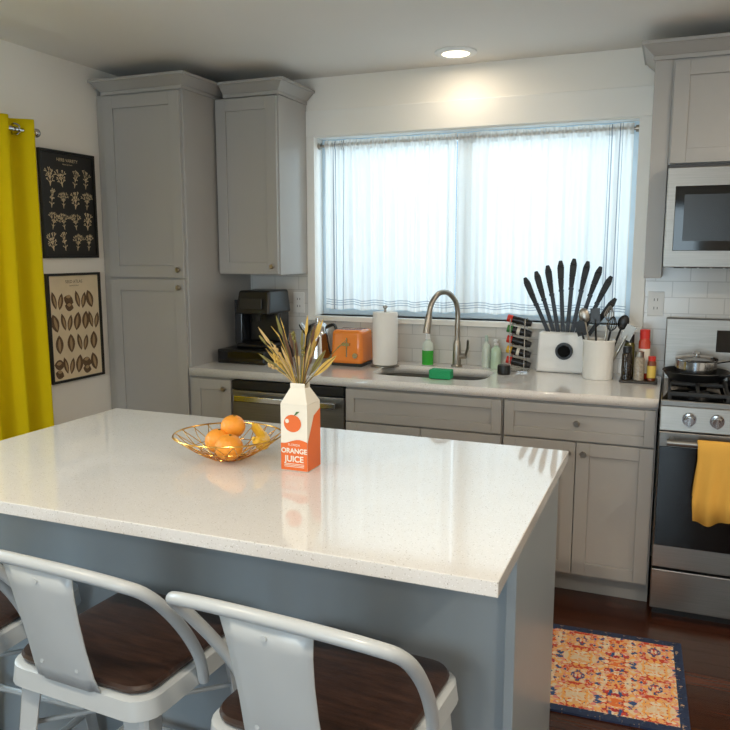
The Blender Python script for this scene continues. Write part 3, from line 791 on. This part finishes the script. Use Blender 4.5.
group('utensil_crock',(-.30,3.68,CZ))
ux,uy=-.305,3.685
bm=B(); blathe(bm,[(0,.001),(.066,.001),(.07,.01),(.072,.17),(.076,.18),(.074,.186),(.068,.18),(.065,.02),(0,.015)],(ux,uy,CZ),36); add('crock',bm,whitec)
bm=B()
for k,(ax,ay,l,ty) in enumerate([(-.06,.01,.3,0),(-.02,.02,.31,1),(.03,.01,.3,2),(.09,.0,.28,0),(.13,-.02,.26,1),(.05,-.03,.26,2),(-.08,-.02,.26,1)]):
    a=Vector((ux+ax*.3,uy+ay*.5,CZ+.03)); d=Vector((ax,ay,.28)).normalized(); e=a+d*(l-.06)
    mi=0 if (k%2 or k==6) else 1
    btube(bm,[a,e],.005,8,mi)
    rot=Vector((0,0,1)).rotation_difference(d).to_matrix()
    if ty==0: bsph(bm,e+d*.03,.03,(.85,.35,1.2),mi,14,8,rot)
    elif ty==1: bbox(bm,-.022,.022,-.003,.003,-.02,.05,mi,rot=Matrix.Translation(e)@rot.to_4x4())
    else:
        for q in range(6):
            t=q*math.pi/6; s=Vector((math.cos(t),math.sin(t),0))*.022; s=rot@s
            btube(bm,catmull([e,e+s+d*.03,e+d*.075,e-s+d*.03,e],4),.0014,4,mi)
add('utensils',bm,[blackp,nickel])

group('condiment_tray',(-.13,3.66,CZ)); bm=B(); bbox(bm,-.205,-.04,3.60,3.73,CZ+.001,CZ+.012); add('tray',bm,M('tray_dark',(45,38,32),.4),.004,smooth=False)
def jar(name,x,y,z,r,h,bm_,cm,lab=None,ch=.035):
    group(name,(x,y,z))
    bm=B(); blathe(bm,[(0,.001),(r,.001),(r,h*.75),(r*.8,h*.82),(r*.75,h*.85),(0,h*.85)],(x,y,z),24); add('body',bm,bm_)
    bm=B(); blathe(bm,[(0,h*.82),(r*.85,h*.82),(r*.85,h),(r*.7,h*1.01),(0,h*1.01)],(x,y,z),24); add('lid',bm,cm)
    if lab: bm=B(); blathe(bm,[(r*1.015,h*.12),(r*1.015,h*.62)],(x,y,z),24); add('label',bm,lab)
pep=M('peppercorn_glass',(40,32,26),.1,0,.4,120)
jar('pepper_grinder',-.175,3.635,CZ+.012,.023,.15,pep,capc[0])
jar('salt_grinder',-.122,3.63,CZ+.012,.023,.13,M('salt_glass',(150,140,125),.1,0,.3,120),nickel)
jar('seasoning_bottle',-.105,3.69,CZ+.012,.026,.225,M('red_spice',(190,60,35),.2),M('red_lid',(200,40,28),.35),M('label_white',(232,225,210),.5))
jar('olive_oil_bottle',-.17,3.70,CZ+.012,.024,.20,M('oil_glass',(85,80,35),.08),capc[0])
jar('spice_shaker',-.068,3.64,CZ+.012,.019,.11,M('brown_spice',(120,60,30),.3),capc[1],M('label_yellow',(220,190,90),.5))

def outlet(name,x,z):
    group(name,(x,WY-.01,z))
    bm=B(); bbox(bm,x-.036,x+.036,WY-.013,WY-.0085,z-.058,z+.058); add('plate',bm,whitep,.002,smooth=False)
    bm=B(); 
    for s in (-.02,.02):
        bbox(bm,x-.009,x-.006,WY-.0138,WY-.013,z+s-.006,z+s+.006); bbox(bm,x+.006,x+.009,WY-.0138,WY-.013,z+s-.006,z+s+.006)
    add('slots',bm,blackp)
outlet('wall_outlet',-1.975,1.22); outlet('wall_outlet.001',-.07,1.26)

# ---------- island items ----------
group('wire_fruit_bowl',(-1.16,1.83,CZ))
bx,by=-1.165,1.83
bm=B()
def bp(t,k):
    r=.052+.106*k**1.0; z=.004+.066*k**1.25
    return Vector((bx+r*math.cos(t)*1.0,by+r*math.sin(t)*.95,CZ+z))
nr=20
for i in range(nr):
    t=2*math.pi*i/nr
    for s in (1,-1):
        btube(bm,[bp(t+s*.33*k/4,k/4) for k in range(5)],.0013,5)
for k,rr_ in ((0,.0018),(.5,.0013),(1,.0025)):
    btube(bm,[bp(2*math.pi*i/60,k) for i in range(60)],rr_,6,closed=True)
for i in range(0,10):
    t=math.pi*i/10; btube(bm,[bp(t,0),bp(t+math.pi,0)],.0013,5)
add('wire',bm,gold)
def orange(name,x,y,z,r):
    group(name,(x,y,z)); bm=B(); bsph(bm,(x,y,z),r,(1,1,.94),0,32,20); bcyl(bm,(x+.008,y-.004,z+r*.92),(x+.008,y-.004,z+r*.955),.004,seg=8,mi=1)
    add('peel',bm,[orangef,M('stem_green',(80,90,40),.6)])
orange('orange_fruit',-1.135,1.785,CZ+.045,.04)
orange('orange_fruit.001',-1.20,1.83,CZ+.047,.038)
orange('orange_fruit.002',-1.17,1.865,CZ+.085,.036)
group('banana',(-1.1,1.88,CZ+.05)); bm=B()
btube(bm,catmull([(-1.065,1.80,CZ+.075),(-1.06,1.835,CZ+.05),(-1.075,1.88,CZ+.045),(-1.105,1.91,CZ+.058),(-1.14,1.925,CZ+.085)],5),[.005,.013,.018,.019,.018,.014,.005],8)
add('skin',bm,banan)

cx,cy,hw=-.925,1.818,.04
group('juice_carton_vase',(cx,cy,CZ))
cw=M('carton_white',(232,226,212),.45); co=M('carton_orange',(226,108,46),.45)
z0=CZ+.001; zb=z0+.185; zg=z0+.225; zt=z0+.238
bm=B()
bbox(bm,cx-hw,cx+hw,cy-hw,cy+hw,z0,zb,0)
bbox(bm,cx-hw,cx+hw,cy-hw,cy+hw,zb,zg,0,top=(cx-hw*.55,cx+hw*.55,cy-hw*.4,cy+hw*.4))
bbox(bm,cx-hw*.55,cx+hw*.55,cy-hw*.4,cy-hw*.36,zg,zt,0); bbox(bm,cx-hw*.55,cx+hw*.55,cy+hw*.36,cy+hw*.4,zg,zt,0)
add('carton',bm,cw,.0012,smooth=False)
bm=B(); yf=cy-hw-.0006
n=16
bpoly(bm,[(cx-hw,yf,z0+.002),(cx+hw,yf,z0+.002)]+[(cx+hw-2*hw*i/n,yf,z0+.082+.006*math.sin(i/n*5)) for i in range(n+1)],0)
xr=cx+hw+.0006
bpoly(bm,[(xr,cy-hw,z0+.002),(xr,cy+hw,z0+.002),(xr,cy+hw,z0+.165),(xr,cy,z0+.15),(xr,cy-hw,z0+.078)],0)
bpoly(bm,[(cx-.004+.026*math.cos(t*math.pi/14),yf,z0+.132+.024*math.sin(t*math.pi/14)) for t in range(28)],0)
bpoly(bm,[(cx+.0+a,yf-.0003,z0+.153+b) for a,b in ((0,0),(.008,.004),(.018,.013),(.008,.012))],2)
yt=yf-.0005
btext(bm,'ORANGE',.0190,(cx,yt,z0+.05),(1,0,0),(0,0,1),1,.0006)
btext(bm,'JUICE',.0235,(cx,yt,z0+.026),(1,0,0),(0,0,1),1,.0006)
btext(bm,'FLORIDA',.009,(cx,yt,z0+.070),(1,0,0),(0,0,1),1)
for q in (.012,.016,.02,): bpoly(bm,[(cx-.03,yt,z0+q-.0008),(cx+.03,yt,z0+q-.0008),(cx+.03,yt,z0+q+.0008),(cx-.03,yt,z0+q+.0008)],1)
bpoly(bm,[(cx-.02+.006*math.cos(a),yt,z0+.138+.006*math.sin(a)) for a in [i*math.pi/6 for i in range(12)]],1)
add('print',bm,[co,M('carton_ink_white',(235,228,212),.5),M('leaf_green',(70,110,50),.5)],smooth=False,normals=False)
group('dried_flower_bouquet',(cx,cy,CZ+.2))
sm=[M('straw',(200,170,115),.7),M('olive_stem',(120,112,55),.7),M('brown_stem',(92,62,40),.7),M('gold_grass',(200,165,80),.7)]
bm=B()
for k in range(38):
    a=random.uniform(0,2*math.pi); sp=random.uniform(.05,.75)
    l=random.uniform(.06,.165); mi=random.randint(0,3)
    d=Vector((math.cos(a)*sp*1.15,math.sin(a)*sp*.6,1)).normalized()
    b0=Vector((cx+math.cos(a)*.012,cy+math.sin(a)*.008,zg+.003)); 
    bend=Vector((math.cos(a),math.sin(a),0))*random.uniform(0,.035)
    p=catmull([b0,b0+d*l*.5+bend*.3,b0+d*l+bend],4)
    btube(bm,p,[.0016,.0009],5,mi)
    e=p[-1]; dd=(p[-1]-p[-3]).normalized(); rot=Vector((0,0,1)).rotation_difference(dd).to_matrix()
    ty=random.randint(0,3)
    if ty==0: bsph(bm,e,.016,(.22,.22,1),mi,8,6,rot)
    elif ty==1:
        for q in range(6):
            o=rot@Vector((.003*math.cos(q*2.4),.003*math.sin(q*2.4),q*.005-.01)); bsph(bm,e+o,.0034,(1,1,1.5),mi,6,5,rot)
    elif ty==2:
        w_=rot@Vector((1,0,0)); 
        pts=[e-dd*.03,e-dd*.01+w_*.005,e+dd*.02+w_*.003,e+dd*.035,e+dd*.02-w_*.003,e-dd*.01-w_*.005]; bpoly(bm,pts,mi)
    else: btube(bm,[e,e+dd*.03+bend*.5],[.002,.0004],5,mi)
for (ax,az,l,mi,wd) in ((.85,.75,.13,3,.009),(.7,1,.12,1,.008),(-.75,.8,.13,3,.005),(-.3,1,.15,2,.007),(.3,1,.14,0,.007),(-.95,.75,.12,1,.005)):
    d=Vector((ax,-.05,az)).normalized(); s=d.cross(Vector((0,1,0))).normalized(); b0=Vector((cx+ax*.012,cy,zg+.004))
    btube(bm,[b0,b0+d*l],.001,5,2)
    pts=[b0+d*l*(.3+.75*t)+s*wd*math.sin(math.pi*min(1,t)) for t in (0,.15,.3,.5,.7,.85,1)]+[b0+d*l*(.3+.75*t)-s*wd*math.sin(math.pi*t) for t in (.85,.7,.5,.3,.15)]
    bpoly(bm,pts,mi)
add('stems',bm,sm,normals=False)

# ---------- rug ----------
def rugmat(name,stops,vs,base,th,ping=.13):
    m=bpy.data.materials.new(name); m.use_nodes=True
    nt=m.node_tree;N=nt.nodes;L=nt.links;b=N['Principled BSDF']; b.inputs['Roughness'].default_value=.95
    tc=N.new('ShaderNodeTexCoord')
    def ramp(src,stops):
        cr=N.new('ShaderNodeValToRGB'); cr.color_ramp.interpolation='CONSTANT'
        el=cr.color_ramp.elements
        el[0].position=stops[0][0]; el[0].color=rgb(stops[0][1]); el[1].position=stops[1][0]; el[1].color=rgb(stops[1][1])
        for p,c in stops[2:]:
            e=el.new(p); e.color=rgb(c)
        L.new(src,cr.inputs[0]); return cr.outputs[0]
    sp=N.new('ShaderNodeSeparateXYZ'); L.new(tc.outputs['Object'],sp.inputs[0])
    def math_(op,a,b=None):
        n=N.new('ShaderNodeMath'); n.operation=op
        for i,v in enumerate((a,b)):
            if v is None: continue
            if isinstance(v,(int,float)): n.inputs[i].default_value=v
            else: L.new(v,n.inputs[i])
        return n.outputs[0]
    px=math_('PINGPONG',math_('ADD',sp.outputs[0],5),ping); py=math_('PINGPONG',math_('ADD',sp.outputs[1],5),ping)
    cb=N.new('ShaderNodeCombineXYZ'); L.new(px,cb.inputs[0]); L.new(py,cb.inputs[1])
    nz=N.new('ShaderNodeTexNoise'); nz.inputs['Scale'].default_value=26; nz.inputs['Detail'].default_value=3; L.new(cb.outputs[0],nz.inputs['Vector'])
    v=N.new('ShaderNodeTexVoronoi'); v.inputs['Scale'].default_value=vs
    ad=N.new('ShaderNodeMix'); ad.data_type='RGBA'; ad.blend_type='LINEAR_LIGHT'; ad.inputs[0].default_value=.05
    L.new(cb.outputs[0],ad.inputs[6]); L.new(nz.outputs['Color'],ad.inputs[7]); L.new(ad.outputs[2],v.inputs['Vector'])
    s2=N.new('ShaderNodeSeparateColor'); L.new(v.outputs['Color'],s2.inputs[0])
    c1=ramp(s2.outputs[0],stops)
    n2=N.new('ShaderNodeTexNoise'); n2.inputs['Scale'].default_value=70; n2.inputs['Detail'].default_value=3; L.new(tc.outputs['Object'],n2.inputs['Vector'])
    f2=ramp(n2.outputs['Fac'],[(0,(0,0,0)),(th,(255,255,255))])
    mx=N.new('ShaderNodeMix'); mx.data_type='RGBA'; mx.inputs[6].default_value=rgb(base); L.new(f2,mx.inputs[0]); L.new(c1,mx.inputs[7])
    L.new(mx.outputs[2],b.inputs['Base Color'])
    bp_=N.new('ShaderNodeBump'); bp_.inputs['Strength'].default_value=.3; bp_.inputs['Distance'].default_value=.003; L.new(n2.outputs['Fac'],bp_.inputs['Height']); L.new(bp_.outputs[0],b.inputs['Normal'])
    return m
rp=rugmat('rug_pattern',[(0,(228,204,170)),(.16,(206,72,48)),(.28,(240,176,96)),(.42,(52,82,132)),(.52,(228,120,60)),(.66,(234,216,190)),(.78,(176,44,50)),(.87,(226,140,130))],60,(232,176,120),.43)
rb=rugmat('rug_navy_border',[(0,(36,50,80)),(.55,(52,72,104)),(.75,(30,40,64)),(.9,(190,160,130))],70,(40,54,84),.5,.06)
group('runner_rug',(-.7,2.66,0),math.radians(2.5),local=True)
bm=B(); bbox(bm,-.8,.79,-.265,.265,.001,.008); add('pile',bm,rp,smooth=False)
bm=B(); bbox(bm,-.84,.82,-.3,-.265,.001,.0085); bbox(bm,-.84,.82,.265,.3,.001,.0085); bbox(bm,-.84,-.8,-.265,.265,.001,.0085); bbox(bm,.79,.82,-.265,.265,.001,.0085)
add('border',bm,rb,smooth=False)

cam=bpy.data.cameras.new('camera'); cam.sensor_width=36; cam.lens=758/730*36
co_=bpy.data.objects.new('camera',cam); COL.objects.link(co_)
co_.location=(0,0,1.505); co_.rotation_euler=(math.pi/2-math.radians(8.48),0,math.radians(22))
cam.clip_start=.02
S.camera=co_
